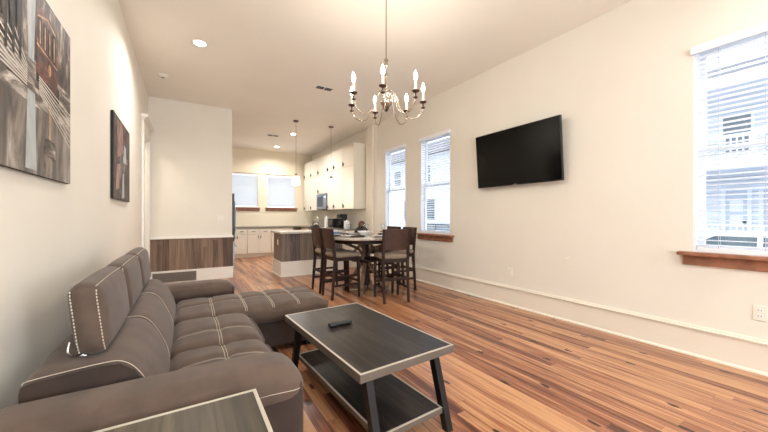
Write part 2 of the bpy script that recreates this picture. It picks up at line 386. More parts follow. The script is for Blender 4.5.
def blind(y0, y1, label, half=False):
    """slatted blind hung in front of the window recess"""
    global blind0
    c = (XR, (y0+y1)/2, WZ1)
    r = thing('window_blind', label, 'blind', c, 0, 'white slatted blinds on the long wall')
    wv = (y1-y0)/2
    mb = MB().box(-.035, -.002, -wv, wv, -.055, .0); mb.box(-.04, -.035, -wv-.004, wv+.004, -.06, .004)
    mb.build('valance', 'blind_white', r, .003)
    mb = MB(); z = -.085; zb = -(WZ1-WZ0)+.035; tl = math.radians(6)
    while z > zb+.02:
        dx, dz = .024*math.cos(tl), .024*math.sin(tl)
        a = (-.0, 0, z)
        vs = []
        for yy in (-wv, wv):
            for sx_, sz in ((-1, 1), (0, .12), (1, -1)):
                vs.append((.022+sx_*dx, yy, z+dz*sz+(.0025 if sx_ == 0 else 0)))
        vv = vs+[(x, y, q-.0028) for x, y, q in vs]
        mb.add(vv, [(0, 1, 4, 3), (1, 2, 5, 4), (9, 10, 7, 6), (10, 11, 8, 7), (0, 3, 9, 6), (2, 8, 11, 5), (0, 6, 7, 1), (1, 7, 8, 2), (3, 4, 10, 9), (4, 5, 11, 10)], 0)
        z -= .0425
    # slats hang just inside the recess, so they are narrowed to the opening
    mb.v = [(x, max(-wv+.025, min(wv-.025, y)), q) for x, y, q in mb.v]
    mb.build('slats', 'blind_white', r)
    MB().box(.002, .044, -wv+.025, wv-.025, zb-.015, zb+.008).build('bottom_rail', 'blind_white', r, .003)
    mb = MB()
    for yy in (-wv+.16, 0, wv-.16):
        mb.tube([(-.004, yy, -.05), (-.004, yy, zb)], .0016, n=5); mb.tube([(.047, yy, -.05), (.047, yy, zb)], .0016, n=5)
    mb.build('cords', 'blind_cord', r)
    return r
for i, ((a, b), lab) in enumerate(zip(RW, ('white slatted blind on the far window beside the kitchen', 'white slatted blind on the narrow window left of the television', 'white slatted blind on the large near window at the right edge'))):
    window(i+1, a, b); blind(a, b, lab)

def kwindow(idx, x0, x1):
    r = bpy.data.objects.new('window_%d' % idx, None); COL.objects.link(r); r.location = ((x0+x1)/2, YK, KZ0); struct(r); off = r.location; t = .03
    mb = MB(); mb.box(x0, x0+t, YK+.02, YK+.14, KZ0, KZ1); mb.box(x1-t, x1, YK+.02, YK+.14, KZ0, KZ1); mb.box(x0+t, x1-t, YK+.02, YK+.14, KZ1-t, KZ1); mb.box(x0+t, x1-t, YK+.02, YK+.14, KZ0, KZ0+t)
    mb.build('window_frame', 'vinyl_white', r, .002, off)
    MB().box(x0+t, x1-t, YK+.1, YK+.105, KZ0+t, KZ1-t).build('pane', 'pane_glass', r, 0, off)
    MB().box(x0-.07, x1+.07, YK-.06, YK, KZ0-.03, KZ0).box(x0, x1, YK, YK+.02, KZ0-.03, KZ0+.001).build('sill', 'sill_wood', r, .003, off)
    MB().box(x0-.05, x1+.05, YK-.025, YK, KZ0-.11, KZ0-.03).build('apron', 'sill_wood', r, .003, off)
    MB().box(x0-.07, x1+.07, YK-.03, YK, KZ1, KZ1+.06).build('head_trim', 'kitchen_paint', r, .003, off)
def kblind(x0, x1, label):
    r = thing('window_blind', label, 'blind', ((x0+x1)/2, YK, KZ1), 0, 'closed white blinds on the kitchen windows'); w_ = (x1-x0)/2-.008
    MB().box(-w_, w_, .0, .04, -.06, -.002).build('valance', 'blind_white', r, .003)
    mb = MB(); z = -.09; tl = math.radians(48)
    while z > -(KZ1-KZ0)+.04:
        dy, dz = .024*math.cos(tl), .024*math.sin(tl)
        mb.beam((-w_+.005, .018+0, z), (w_-.005, .018, z), .05, .0028, up=(0, math.sin(tl), math.cos(tl))); z -= .040
    mb.build('slats', 'blind_shade', r)
    MB().box(-w_, w_, .005, .032, -(KZ1-KZ0)+.005, -(KZ1-KZ0)+.028).build('bottom_rail', 'blind_white', r, .003)
kwindow(4, 1.04, 1.95); kwindow(5, 2.235, 3.145)
kblind(1.04, 1.95, 'closed white blind on the kitchen window nearest the refrigerator')
kblind(2.235, 3.145, 'closed white blind on the kitchen window next to the wall cabinets')
# unseen windows added behind the camera to let the fill light in (plain)
for i, x0 in ((6, -.1), (7, 2.2)):
    r = bpy.data.objects.new('window_%d' % i, None); COL.objects.link(r); r.location = (x0+.45, YF, .7); struct(r)
    mb = MB(); t = .04
    mb.box(x0, x0+t, YF-.1, YF-.02, .7, 2.6); mb.box(x0+.9-t, x0+.9, YF-.1, YF-.02, .7, 2.6); mb.box(x0+t, x0+.9-t, YF-.1, YF-.02, .7, .7+t); mb.box(x0+t, x0+.9-t, YF-.1, YF-.02, 2.6-t, 2.6); mb.box(x0+t, x0+.9-t, YF-.08, YF-.04, 1.62, 1.67)
    mb.build('window_frame', 'vinyl_white', r, .002, r.location)

# ================================================================== CEILING FIXTURES
def can(x, y, label, k=1):
    r = thing('recessed_light', label, 'ceiling light', (x, y, H), 0)
    MB().lathe([(.088, -.006), (.092, -.001), (.07, -.001), (.066, -.006), (.088, -.006)][:0] or [(.066, -.004), (.088, -.007), (.095, -.001)], n=28).build('trim_ring', 'white_trim', r)
    MB().lathe([(.062, -.0065), (.058, -.009), (.0001, -.010)][::-1], n=28).build('lens', 'can_glow', r)
    l = bpy.data.lights.new('can_lamp', 'AREA'); l.shape = 'DISK'; l.size = .12; l.energy = CAN_W*k; l.color = (1, .96, .92); l.spread = math.radians(150)
    o = bpy.data.objects.new('can_lamp', l); COL.objects.link(o); o.parent = r; o.location = (0, 0, -.014)
can(.146, 4.54, 'round recessed ceiling light, the large one nearest on the left', 1.35)
can(2.343, 8.24, 'round recessed kitchen ceiling light right beside the left pendant rod', 2.2)
can(2.35, 10.0, 'round recessed kitchen ceiling light farthest back above the windows', 1.3)
can(.35, 1.0, 'unseen round ceiling lamp added above the sofa as fill light', .6)  # from here on the cans are unseen, added to brighten the near room
can(2.9, .4, 'unseen round ceiling lamp added above the near floor as fill light', .3)
can(.35, -1.5, 'unseen round ceiling lamp added as fill light behind the viewpoint on the left', .7)
can(2.9, -1.5, 'unseen round ceiling lamp added as fill light behind the viewpoint on the right', .3)
def vent(x, y, label, w_=.30, d_=.13, rz=0):
    r = thing('ceiling_vent', label, 'vent', (x, y, H), rz)
    mb = MB().box(-w_/2, w_/2, -d_/2, d_/2, -.006, 0); mb.build('frame', 'white_trim', r, .002)
    mb = MB()
    for k in range(6): yy = -d_/2+.018+k*(d_-.036)/5; mb.box(-w_/2+.02, -.01, yy-.005, yy+.005, -.0085, -.0062); mb.box(.01, w_/2-.02, yy-.005, yy+.005, -.0085, -.0062)
    mb.build('louvers', 'slot_dark', r)
vent(1.95, 5.04, 'small white ceiling vent left of the chandelier')
vent(1.94, 8.66, 'small white ceiling vent over the kitchen between the lights')
sd = thing('smoke_detector', 'round white smoke detector on the ceiling by the left wall', 'smoke detector', (-.295, 5.85, H))
MB().lathe([(.05, -.038), (.062, -.03), (.066, -.01), (.068, 0)], n=28).build('body', 'plastic_white', sd)
MB().lathe([(.018, -.043), (.02, -.0385)], n=16).build('grille', 'vent_grey', sd)

# chandelier
CX, CY = 1.605, 2.555
ch = thing('chandelier', 'brushed nickel candle chandelier with curved arms and lit bulbs', 'chandelier', (CX, CY, H))
ang = [215, 265, 316, 4, 53, 109, 162]
zc = 2.29-H
MB().lathe([(.004, -.035), (.03, -.03), (.055, -.012), (.06, 0)], n=24).build('canopy', 'nickel', ch)
MB().tube([(0, 0, -.03), (0, 0, 2.69-H)], .006).build('rod', 'nickel', ch)
col = [(.005, 2.20), (.012, 2.205), (.006, 2.215), (.022, 2.235), (.048, 2.255), (.056, 2.28), (.05, 2.305), (.02, 2.325), (.03, 2.345), (.036, 2.36), (.03, 2.375), (.012, 2.39), (.018, 2.42), (.011, 2.45), (.009, 2.52), (.015, 2.54), (.009, 2.56), (.009, 2.60), (.02, 2.62), (.024, 2.64), (.010, 2.655), (.022, 2.675), (.006, 2.70)]
MB().lathe([(r_, z_-H) for r_, z_ in col], n=20).build('column', 'nickel', ch)
MB().lathe([(.004, 2.19-H), (.02, 2.205-H), (.030, 2.235-H), (.034, 2.25-H), (.03, 2.255-H)], n=20).build('finial', 'dark_bronze', ch)
def bez(P, n=8):
    out = []
    for i in range(len(P)-1):
        p0, p1, p2, p3 = P[max(i-1, 0)], P[i], P[i+1], P[min(i+2, len(P)-1)]
        for k in range(n):
            t = k/n
            out.append(tuple(.5*((2*p1[a])+(-p0[a]+p2[a])*t+(2*p0[a]-5*p1[a]+4*p2[a]-p3[a])*t*t+(-p0[a]+3*p1[a]-3*p2[a]+p3[a])*t**3) for a in range(len(p1))))
    out.append(tuple(P[-1])); return out
for d in ang:
    a = math.radians(d)-YAW; ux, uy = math.cos(a), math.sin(a); R_ = .352
    pr = bez([(.025, 2.36-H), (.055, 2.385-H), (.09, 2.34-H), (.13, 2.22-H), (.21, 2.135-H), (.30, 2.15-H), (.343, 2.21-H), (R_, 2.27-H)])
    arm = MB().tube([(ux*r_, uy*r_, z_) for r_, z_ in pr], .0055).build('arm', 'nickel', ch)
    px, py = ux*R_, uy*R_
    MB().lathe([(.006, 2.225-H), (.016, 2.232-H), (.022, 2.238-H), (.007, 2.245-H), (.007, 2.275-H), (.028, 2.285-H), (.034, 2.292-H), (.034, 2.296-H), (.012, 2.298-H)], (px, py, 0), n=16).build('cup', 'dark_bronze', arm)
    MB().lathe([(.0115, 2.298-H), (.0115, 2.385-H)], (px, py, 0), n=14).build('candle_sleeve', 'candle', arm)
    MB().lathe([(.007, 2.385-H), (.015, 2.40-H), (.018, 2.417-H), (.015, 2.438-H), (.008, 2.46-H), (.001, 2.474-H)], (px, py, 0), n=14).build('bulb', 'bulb_glow', arm)
    l = bpy.data.lights.new('candle_lamp', 'POINT'); l.energy = BULB_W; l.color = WARM; l.shadow_soft_size = .02
    o = bpy.data.objects.new('candle_lamp', l); COL.objects.link(o); o.parent = ch; o.location = (px, py, 2.49-H)

# kitchen pendants
def pendant(x, y, label):
    r = thing('pendant_light', label, 'pendant light', (x, y, H), 0, 'glass pendants over the kitchen island')
    MB().lathe([(.05, -.025), (.06, -.015), (.062, 0)], n=20).build('canopy', 'dark_bronze', r)
    MB().tube([(0, 0, -.02), (0, 0, 2.14-H)], .0045, n=6).build('rod', 'nickel', r)
    MB().lathe([(.045, 2.10-H), (.05, 2.115-H), (.03, 2.14-H), (.012, 2.17-H)], n=18).build('socket_cap', 'nickel', r)
    MB().lathe([(.075, 1.91-H), (.085, 1.93-H), (.085, 2.06-H), (.07, 2.10-H), (.045, 2.112-H)][0:], n=24).build('glass_shade', 'frosted_glow', r)
    l = bpy.data.lights.new('pendant_lamp', 'POINT'); l.energy = PEND_W; l.color = (1, .9, .75); l.shadow_soft_size = .05
    o = bpy.data.objects.new('pendant_lamp', l); COL.objects.link(o); o.parent = r; o.location = (0, 0, 1.86-H)
pendant(2.08, 7.08, 'glowing glass pendant light at the left over the kitchen island')
pendant(2.92, 7.10, 'glowing glass pendant light at the right over the island, before the cabinets')

# ================================================================== KITCHEN
# island
isl = thing('kitchen_island', 'kitchen island clad in grey barn boards with a pale top', 'kitchen island', (2.3, 6.85, 0)); of = isl.location
MB().box(1.63, 2.95, 6.52, 7.2, .30, .86).build('board_cladding', 'barn_wood_grey', isl, .002, of)
MB().box(1.61, 2.97, 6.50, 7.22, 0, .28).box(1.60, 2.98, 6.49, 7.23, .28, .30).box(1.59, 2.99, 6.48, 7.24, 0, .02).build('plinth', 'white_trim', isl, .003, of)
MB().box(1.59, 3.0, 6.46, 7.32, .86, .90).build('countertop', 'countertop', isl, .006, of)
MB().box(1.622, 1.63, 6.80, 6.87, .62, .73).build('outlet_plate', 'plastic_white', isl, .001, of)
# faucet on the island
fc = thing('sink_faucet', 'chrome gooseneck faucet standing on the island top', 'faucet', (2.56, 7.12, .90)); 
MB().lathe([(.028, 0), (.028, .01), (.018, .02), (.016, .07)], n=16).build('base', 'chrome', fc)
MB().tube(bez([(0, 0, .05), (0, 0, .22), (0, -.04, .29), (0, -.10, .30), (0, -.14, .25), (0, -.14, .21)]), .011).build('spout', 'chrome', fc)
MB().tube([(.015, 0, .05), (.07, 0, .075)], .006).build('handle', 'chrome', fc)
kt = thing('kettle', 'black rounded kettle on the island behind the left chairs', 'kettle', (2.42, 6.75, .90))
MB().lathe([(.07, 0), (.085, .02), (.088, .06), (.07, .11), (.03, .135), (.001, .14)], n=22).build('body', 'black_gloss', kt)
MB().tube(bez([(-.07, 0, .09), (-.06, 0, .17), (0, 0, .195), (.06, 0, .17), (.07, 0, .09)]), .008).build('handle', 'black_plastic', kt)
MB().tube([(-.07, 0, .06), (-.12, 0, .11)], [.014, .008]).build('spout', 'black_gloss', kt)

def cab_box(name, label, cat, group=None): pass
# base cabinets under the back windows: units facing -y
edges = [.93, 1.54, 2.22, 2.90]
lab = ['white base cabinet nearest the refrigerator on the back wall', 'white two-door base cabinet with two drawers under the kitchen windows', 'white base cabinet on the back wall just behind the island']
for i in range(3):
    x0, x1 = edges[i], edges[i+1]; r = thing('base_cabinet', lab[i], 'cabinet', ((x0+x1)/2, 10.15, 0), 0, 'white base cabinets on the back wall'); of = r.location
    MB().box(x0+.002, x1-.002, 10.17, YK, .10, .875).box(x0+.002, x1-.002, 10.22, YK, 0, .10).build('body', 'cabinet_white', r, .002, of)
    xm = (x0+x1)/2
    for a, b, s_ in ((x0+.01, xm-.004, 1), (xm+.004, x1-.01, -1)):
        d = MB().box(a, b, 10.15, 10.17, .12, .66).build('door', 'cabinet_white', r, .003, of)
        mb = MB(); q = .05
        mb.box(a, a+q, 10.143, 10.15, .12, .66); mb.box(b-q, b, 10.143, 10.15, .12, .66); mb.box(a+q, b-q, 10.143, 10.15, .12, .12+q); mb.box(a+q, b-q, 10.143, 10.15, .66-q, .66)
        mb.build('door_rails', 'cabinet_white', d, .001, of)
        hx = b-.03 if s_ == 1 else a+.03
        MB().box(hx-.006, hx+.006, 10.115, 10.143, .56, .65).build('handle', 'knob_dark', d, .002, of)
        d = MB().box(a, b, 10.15, 10.17, .69, .85).build('drawer', 'cabinet_white', r, .003, of)
        MB().box((a+b)/2-.05, (a+b)/2+.05, 10.115, 10.15, .765, .777).build('handle', 'knob_dark', d, .002, of)
tag(MB().box(.88, XR, 10.11, YK, .875, .91).box(3.11, XR, 6.88, 10.11, .875, .91).build('kitchen_counter', 'countertop_dark', None, .004, (3.0, 10.4, .9)), 'grey stone counter running along the back and right kitchen walls', 'countertop')
# base cabinets under the wall cabinets, facing -x
ye = [6.90, 7.50, 8.10, 8.60]
for i in range(3):
    a, b = ye[i], ye[i+1]
    r = thing('base_cabinet', ['white base cabinet at the open end of the right kitchen run', 'white base cabinet second from the open end of the right run', 'white base cabinet beside the range on the right kitchen wall'][i], 'cabinet', (3.15, (a+b)/2, 0), 0, 'white base cabinets on the right wall'); of = r.location
    MB().box(3.15, XR-.003, a+.002, b-.002, .10, .875).box(3.2, XR-.003, a+.002, b-.002, 0, .10).build('body', 'cabinet_white', r, .002, of)
    d = MB().box(3.13, 3.15, a+.01, b-.01, .12, .66).build('door', 'cabinet_white', r, .003, of)
    MB().box(3.105, 3.13, b-.05, b-.038, .55, .64).build('handle', 'knob_dark', d, .002, of)
    d = MB().box(3.13, 3.15, a+.01, b-.01, .69, .85).build('drawer', 'cabinet_white', r, .003, of)
    MB().box(3.105, 3.13, (a+b)/2-.05, (a+b)/2+.05, .765, .777).build('handle', 'knob_dark', d, .002, of)
# wall cabinets, facing -x
def wallcab(y0, y1, z0, labels, knob_at, group='white wall cabinets over the kitchen counter'):
    r = thing('wall_cabinet', labels, 'cabinet', (3.6, (y0+y1)/2, z0), 0, group); of = r.location
    MB().box(3.42, XR, y0+.001, y1-.001, z0, 2.96).build('body', 'cabinet_white', r, .002, of)
    MB().box(3.395, XR, y0+.001, y1-.001, 2.96, 2.985).build('crown', 'cabinet_white', r, .003, of)
    parts = [(z0+.005, 2.44, 'low'), (2.455, 2.95, 'top')]
    for za, zb, w_ in parts:
        d = MB().box(3.40, 3.42, y0+.006, y1-.006, za, zb).build('door', 'cabinet_white', r, .003, of)
        ky = y0+.055 if knob_at < 0 else y1-.055
        kz = za+.08
        MB().lathe([(.030, 0), (.036, .008), (.026, .014), (.022, .026)], (3.374, ky, kz), axis='X', n=14).box(3.368, 3.380, ky-.012, ky+.012, kz-.055, kz+.055).build('knob', 'knob_dark', d, 0, of)
wallcab(6.87, 7.50, 1.40, 'white wall cabinet at the near end of the kitchen run', 1)
wallcab(7.50, 8.12, 1.40, 'white wall cabinet second from the near end', 1)
wallcab(8.12, 8.55, 1.40, 'narrow white wall cabinet right of the microwave', 1)
wallcab(8.55, 9.32, 1.88, 'short white wall cabinet directly over the microwave', 1)
wallcab(9.32, 9.98, 1.40, 'white wall cabinet just left of the microwave', 1)
wallcab(9.98, 10.62, 1.40, 'white wall cabinet deepest in the kitchen corner', 1)
mw = thing('microwave', 'stainless microwave with black front under the short cabinet', 'microwave', (3.55, 8.935, 1.42)); of = mw.location
MB().box(3.38, XR, 8.56, 9.31, 1.42, 1.87).build('body', 'black_plastic', mw, .003, of)
MB().box(3.36, 3.38, 8.72, 9.31, 1.43, 1.865).build('door', 'stainless', mw, .003, of)
MB().box(3.356, 3.36, 8.80, 9.24, 1.50, 1.80).build('door_window', 'black_gloss', mw, 0, of)
MB().box(3.36, 3.38, 8.56, 8.715, 1.43, 1.865).build('control_panel', 'stainless', mw, .002, of)
MB().box(3.357, 3.36, 8.58, 8.70, 1.75, 1.80).build('display', 'clock_glow', mw, 0, of)
# range under the microwave
rg = thing('range_oven', 'stainless range under the microwave, hidden behind the island', 'oven', (3.43, 8.95, 0)); of = rg.location
MB().box(3.12, XR-.01, 8.605, 9.295, .02, .875).build('body', 'stainless', rg, .004, of)
MB().box(3.10, 3.12, 8.63, 9.27, .18, .70).build('door', 'black_gloss', rg, .003, of)
r = thing('base_cabinet', 'white corner base cabinet beyond the range', 'cabinet', (3.15, 9.7, 0)); of = r.location
MB().box(3.15, XR-.003, 9.302, 10.168, .10, .875).box(3.2, XR-.003, 9.302, 10.168, 0, .10).build('body', 'cabinet_white', r, .002, of)
d = MB().box(3.13, 3.15, 9.31, 10.10, .12, .85).build('door', 'cabinet_white', r, .003, of)

# refrigerator in the recess behind the dividing wall
fr = thing('refrigerator', 'stainless refrigerator seen edge-on past the dividing wall', 'refrigerator', (.5, 7.6, 0)); of = fr.location
MB().box(.05, .795, 7.15, 8.05, .02, 1.68).build('body', 'black_plastic', fr, .006, of)
for a, b in ((7.15, 7.597), (7.603, 8.05)):
    d = MB().box(.80, .84, a, b, .70, 1.68).build('door', 'stainless_dark', fr, .006, of)
    hy = 7.54 if a < 7.3 else 7.66
    MB().tube(bez([(.84, hy, .78), (.89, hy, .84), (.90, hy, 1.2), (.89, hy, 1.52), (.84, hy, 1.58)]), .012).build('handle', 'stainless', d, 0, of)
d = MB().box(.80, .84, 7.15, 8.05, .05, .69).build('freezer_drawer', 'stainless', fr, .006, of)
MB().tube([(.88, 7.25, .6), (.88, 7.95, .6)], .012).box(.84, .885, 7.27, 7.29, .59, .61).box(.84, .885, 7.91, 7.93, .59, .61).build('handle', 'stainless', d, 0, of)

# counter-top things on the right run
cm = thing('coffee_maker', 'black coffee maker on the kitchen counter under the wall cabinets', 'coffee maker', (3.40, 7.55, .91))
MB().box(-.11, .11, -.09, .09, 0, .03).box(.03, .11, -.09, .09, .03, .36).box(-.11, .03, -.09, .09, .26, .36).build('body', 'black_plastic', cm, .008)
MB().lathe([(.055, .035), (.07, .06), (.07, .13), (.05, .18), (.052, .19)], (-.045, 0, 0), n=18).build('carafe', 'black_gloss', cm)
tg = thing('toaster_oven', 'dark toaster oven with glass front beside the coffee maker', 'toaster', (3.42, 8.0, .91))
MB().box(-.15, .15, -.17, .17, .015, .25).build('body', 'black_plastic', tg, .01)
MB().box(-.156, -.15, -.15, .06, .04, .21).build('glass_door', 'black_gloss', tg, .001)
MB().lathe([(.018, -.02), (.018, 0)], (-.15, .11, .17), axis='X', n=12).lathe([(.018, -.02), (.018, 0)], (-.15, .11, .09), axis='X', n=12).build('dials', 'chrome', tg)
cn = thing('canister', 'white canister on the counter at the open end of the cabinets', 'canister', (3.35, 7.15, .91))
MB().lathe([(.065, 0), (.07, .01), (.07, .17)], n=22).build('jar', 'porcelain', cn)
MB().lathe([(.072, .17), (.072, .19), (.02, .2), (.016, .22), (.001, .225)], n=22).build('lid', 'porcelain', cn)
pt = thing('paper_towel_holder', 'white paper towel roll standing on the counter near the coffee maker', 'paper towel', (3.3, 8.35, .91))
MB().lathe([(.08, 0), (.08, .01), (.008, .012), (.008, .33), (.014, .34)], n=20).build('stand', 'chrome', pt)
MB().lathe([(.06, .015), (.06, .29)], n=22).build('roll', 'porcelain', pt)

# ================================================================== DINING SET
TX, TY, TZ = 2.50, 4.62, .90
dt = thing('dining_table', 'round counter-height dining table on a braced wooden pedestal', 'table', (TX, TY, 0))
MB().lathe([(.64, TZ-.045), (.672, TZ-.04), (.68, TZ-.02), (.675, TZ)], n=56).build('tabletop', 'pale_top', dt)
MB().lathe([(.56, TZ-.10), (.56, TZ-.045)], n=48).build('apron', 'espresso_wood', dt)
MB().lathe([(.24, .49), (.25, .50), (.25, .52), (.24, .53)], n=40).build('shelf', 'espresso_wood', dt)
MB().box(-.04, .04, -.04, .04, .08, TZ-.10).build('pedestal', 'espresso_wood', dt, .006)
for k in range(4):
    a = math.radians(50)+k*PI/2; ux, uy = math.cos(a), math.sin(a)
    P = bez([(.22, .53), (.20, .62), (.12, .70), (.08, .80)]) ; Q = bez([(.05, .56), (.10, .66), (.24, .73), (.44, .80)])
    mb = MB()
    for PP in (P, Q):
        pts = [(ux*r_, uy*r_, z_) for r_, z_ in PP]
        for i in range(len(pts)-1): mb.beam(pts[i], pts[i+1], .035, .04)
    mb.build('brace', 'grey_wood', dt)
    mb = MB().beam((ux*.06, uy*.06, .065), (ux*.38, uy*.38, .045), .08, .075)
    mb.beam((ux*.055, uy*.055, .45), (ux*.30, uy*.30, .085), .06, .05)
    mb.build('foot', 'grey_wood', dt, .006)

def make_chair(label, loc, rz):
    r = thing('dining_chair', label, 'chair', loc, rz, 'counter-height dining chairs')
    MB().soft(-.205, .205, -.20, .215, .605, .675, .028, (0, 0, .012), 10).build('seat', 'chair_fabric', r)
    MB().box(-.195, .195, -.19, .205, .555, .608).build('seat_frame', 'espresso_wood', r, .004)
    for s_ in (-1, 1):
        MB().leg((s_*.185, .20, 0), (s_*.18, .185, .60), (.03, .03), (.04, .04)).build('leg', 'espresso_wood', r, .003)
        mb = MB().leg((s_*.18, -.235, 0), (s_*.182, -.19, .58), (.03, .032), (.036, .045))
        mb.leg((s_*.182, -.19, .58), (s_*.19, -.24, 1.03), (.036, .045), (.03, .026)); mb.build('leg', 'espresso_wood', r, .003)
    # slightly curved back panel
    mb = MB(); n = 8; vs = []
    for z in (.735, 1.03):
        for k in range(n+1):
            t = k/n*2-1; yb = -.19-.05*(z-.58)/.44
            for th in (.009, -.009): vs.append((t*.176, yb-.012*(1-t*t)+th, z))
    q = 2*(n+1); fs = []
    for k in range(n):
        a = 2*k; fs += [(a, a+2, q+a+2, q+a), (a+1, q+a+1, q+a+3, a+3), (a, a+1, a+3, a+2), (q+a, q+a+2, q+a+3, q+a+1)]
    fs += [(0, q, q+1, 1), (2*n, 2*n+1, q+2*n+1, q+2*n)]
    mb.add(vs, fs); mb.build('back_panel', 'chair_panel', r)
    for nm, a, b in (('stretcher', (-.17, .19, .24), (.17, .19, .24)), ('stretcher', (-.17, -.215, .34), (.17, -.215, .34)), ('stretcher', (-.183, -.21, .20), (-.183, .185, .20)), ('stretcher', (.183, -.21, .20), (.183, .185, .20)), ('stretcher', (-.183, -.21, .33), (-.183, .185, .33)), ('stretcher', (.183, -.21, .33), (.183, .185, .33))):
        MB().beam(a, b, .02, .032).build(nm, 'espresso_wood', r, .002)
    return r
C = make_chair('dark wood dining chair nearest the viewer at the right, back turned', (2.55, 3.93, 0), math.radians(-13))
dup(C, (2.985, 4.40, 0), math.radians(86), 'dark wood dining chair on the window side, mostly hidden behind the nearest one')
dup(C, (2.985, 4.86, 0), math.radians(91), 'dark wood dining chair on the window side, only its back top showing beyond the table')
dup(C, (2.02, 4.96, 0), math.radians(-91), 'dark wood dining chair on the left side, the farther of two')
dup(C, (2.02, 4.49, 0), math.radians(-89), 'dark wood dining chair on the left side, closest to the sofa chaise')
# settings
def plate(x, y, label):
    r = thing('dinner_plate', label, 'plate', (TX+x, TY+y, TZ), 0, 'white plates on the dining table')
    MB().lathe([(.06, 0.001), (.075, .004), (.125, .014), (.13, .018), (.075, .009), (.001, .008)], n=26).build('plate', 'porcelain', r)
def napkin(x, y, rz, label):
    r = tag(MB().box(-.055, .055, -.11, .11, .0, .014).box(-.048, .048, -.10, .10, .014, .024).build('folded_napkin', 'napkin_dark', None, .003), label, 'napkin', 'dark napkins on the dining table')
    r.location = (TX+x, TY+y, TZ); r.rotation_euler = (0, 0, rz)
def goblet(x, y, label):
    r = thing('wine_glass', label, 'glass', (TX+x, TY+y, TZ), 0, 'stemmed glasses on the dining table')
    MB().lathe([(.034, 0), (.03, .003), (.005, .008), (.004, .08), (.02, .095), (.036, .12), (.038, .15), (.033, .19)], n=18).build('glass', 'clear_glass', r)
S = [(-.38, .20, 'at the left chair farther away'), (-.40, -.18, 'at the left chair nearer the sofa'), (.02, -.42, 'at the near chair'), (.40, -.08, 'on the window side'), (-.02, .44, 'on the kitchen side')]
for x, y, w_ in S:
    plate(x, y, 'white dinner plate on the dining table '+w_)
    a = math.atan2(y, x); nx, ny = -math.sin(a)*.19, math.cos(a)*.19
    napkin(x+nx, y+ny, a+PI/2, 'dark folded napkin on the dining table '+w_)
    goblet(x*.62-nx*.7, y*.62-ny*.7, 'stemmed wine glass on the dining table '+w_)
bw = thing('serving_bowl', 'white bowl in the middle of the dining table', 'bowl', (TX-.03, TY-.02, TZ))
MB().lathe([(.05, 0), (.055, .006), (.10, .05), (.115, .075), (.108, .075), (.09, .05), (.001, .012)], n=26).build('bowl', 'porcelain', bw)
nk = thing('napkin_box', 'low blue and white box at the kitchen side of the table', 'box', (TX-.36, TY+.50, TZ))
MB().box(-.09, .09, -.06, .06, 0, .05).build('box', 'blue_plastic', nk, .004)
MB().box(-.07, .07, -.045, .045, .05, .065).build('tissue', 'porcelain', nk, .004)
cp = thing('centrepiece', 'dark centrepiece with a rounded brown top at the back of the table', 'ornament', (2.72, 5.17, TZ))
MB().lathe([(.12, 0), (.14, .015), (.13, .05), (.10, .09), (.06, .13), (.04, .14)], n=24).build('base', 'dark_cloth', cp)
MB().lathe([(.05, .11), (.062, .13), (.064, .17), (.055, .205), (.03, .225), (.001, .23)], n=20).build('rounded_top', 'brown_leather', cp)

# ================================================================== SOFA
sf = thing('sectional_sofa', 'taupe sectional sofa with chaise, raised headrests and white stitching', 'sofa', (0, 2.5, 0)); so = sf.location
def stitch(mb, pts, r=.0022, dash=0):
    if not dash: mb.tube(pts, r, n=5); return mb
    # dashed: resample
    P = [Vector(p) for p in pts]; L = [0]
    for i in range(1, len(P)): L.append(L[-1]+(P[i]-P[i-1]).length)
    def at(t):
        for i in range(1, len(P)):
            if t <= L[i]: return P[i-1].lerp(P[i], (t-L[i-1])/max(1e-9, L[i]-L[i-1]))
        return P[-1]
    t = 0
    while t+dash*.6 < L[-1]: mb.tube([at(t), at(t+dash*.6)], r, n=5); t += dash
    return mb
# body
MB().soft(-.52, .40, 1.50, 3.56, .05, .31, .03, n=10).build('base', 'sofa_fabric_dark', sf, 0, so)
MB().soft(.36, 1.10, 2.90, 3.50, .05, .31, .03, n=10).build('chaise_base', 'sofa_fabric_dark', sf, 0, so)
for x, y in ((.98, 2.97), (.98, 3.40), (.3, 1.6), (-.4, 1.6), (-.4, 3.45)):
    MB().leg((x, y, 0), (x, y, .07), (.05, .05), (.06, .06)).build('foot', 'black_plastic', sf, 0, so)
# arms
def arm(y0, y1, x1, name='armrest', seam=True, top=.592):
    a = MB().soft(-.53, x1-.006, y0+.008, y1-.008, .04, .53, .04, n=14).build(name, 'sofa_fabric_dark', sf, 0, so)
    def fn(p, u, v, w_):
        p = Vector(p)
        if w_ > 0: p.z += .012*(1-v*v)
        # the front end droops a little
        if p.x > x1-.16: p.z -= .045*((p.x-(x1-.16))/.16)**2*max(0, (p.z-.44)/.15)
        return p
    pad = MB().soft(-.545, x1, y0, y1, .425, top, .078, (0, .004, 0), 24, fn).build('arm_pad', 'sofa_fabric', a, 0, so)
    if not seam: return
    mb = MB(); zz = .508; rr = .079; dz = lambda x: -.02*max(0, (x-(x1-.16))/.16)**2
    pts = [(-.5+k*(x1-rr+.5)/12, y0-.0015, zz) for k in range(13)]+[(x1-rr+rr*math.sin(t*PI/12), y0+rr-.0015-rr*math.cos(t*PI/12), zz) for t in range(1, 7)]+[(x1+.0015, y0+.13, zz)]
    stitch(mb, [(x, y, z+dz(x)) for x, y, z in pts], .0013); mb.build('piping', 'stitch_white', pad, 0, so)
arm(1.29, 1.555, .428); arm(3.44, 3.68, .415, seam=False, top=.565)
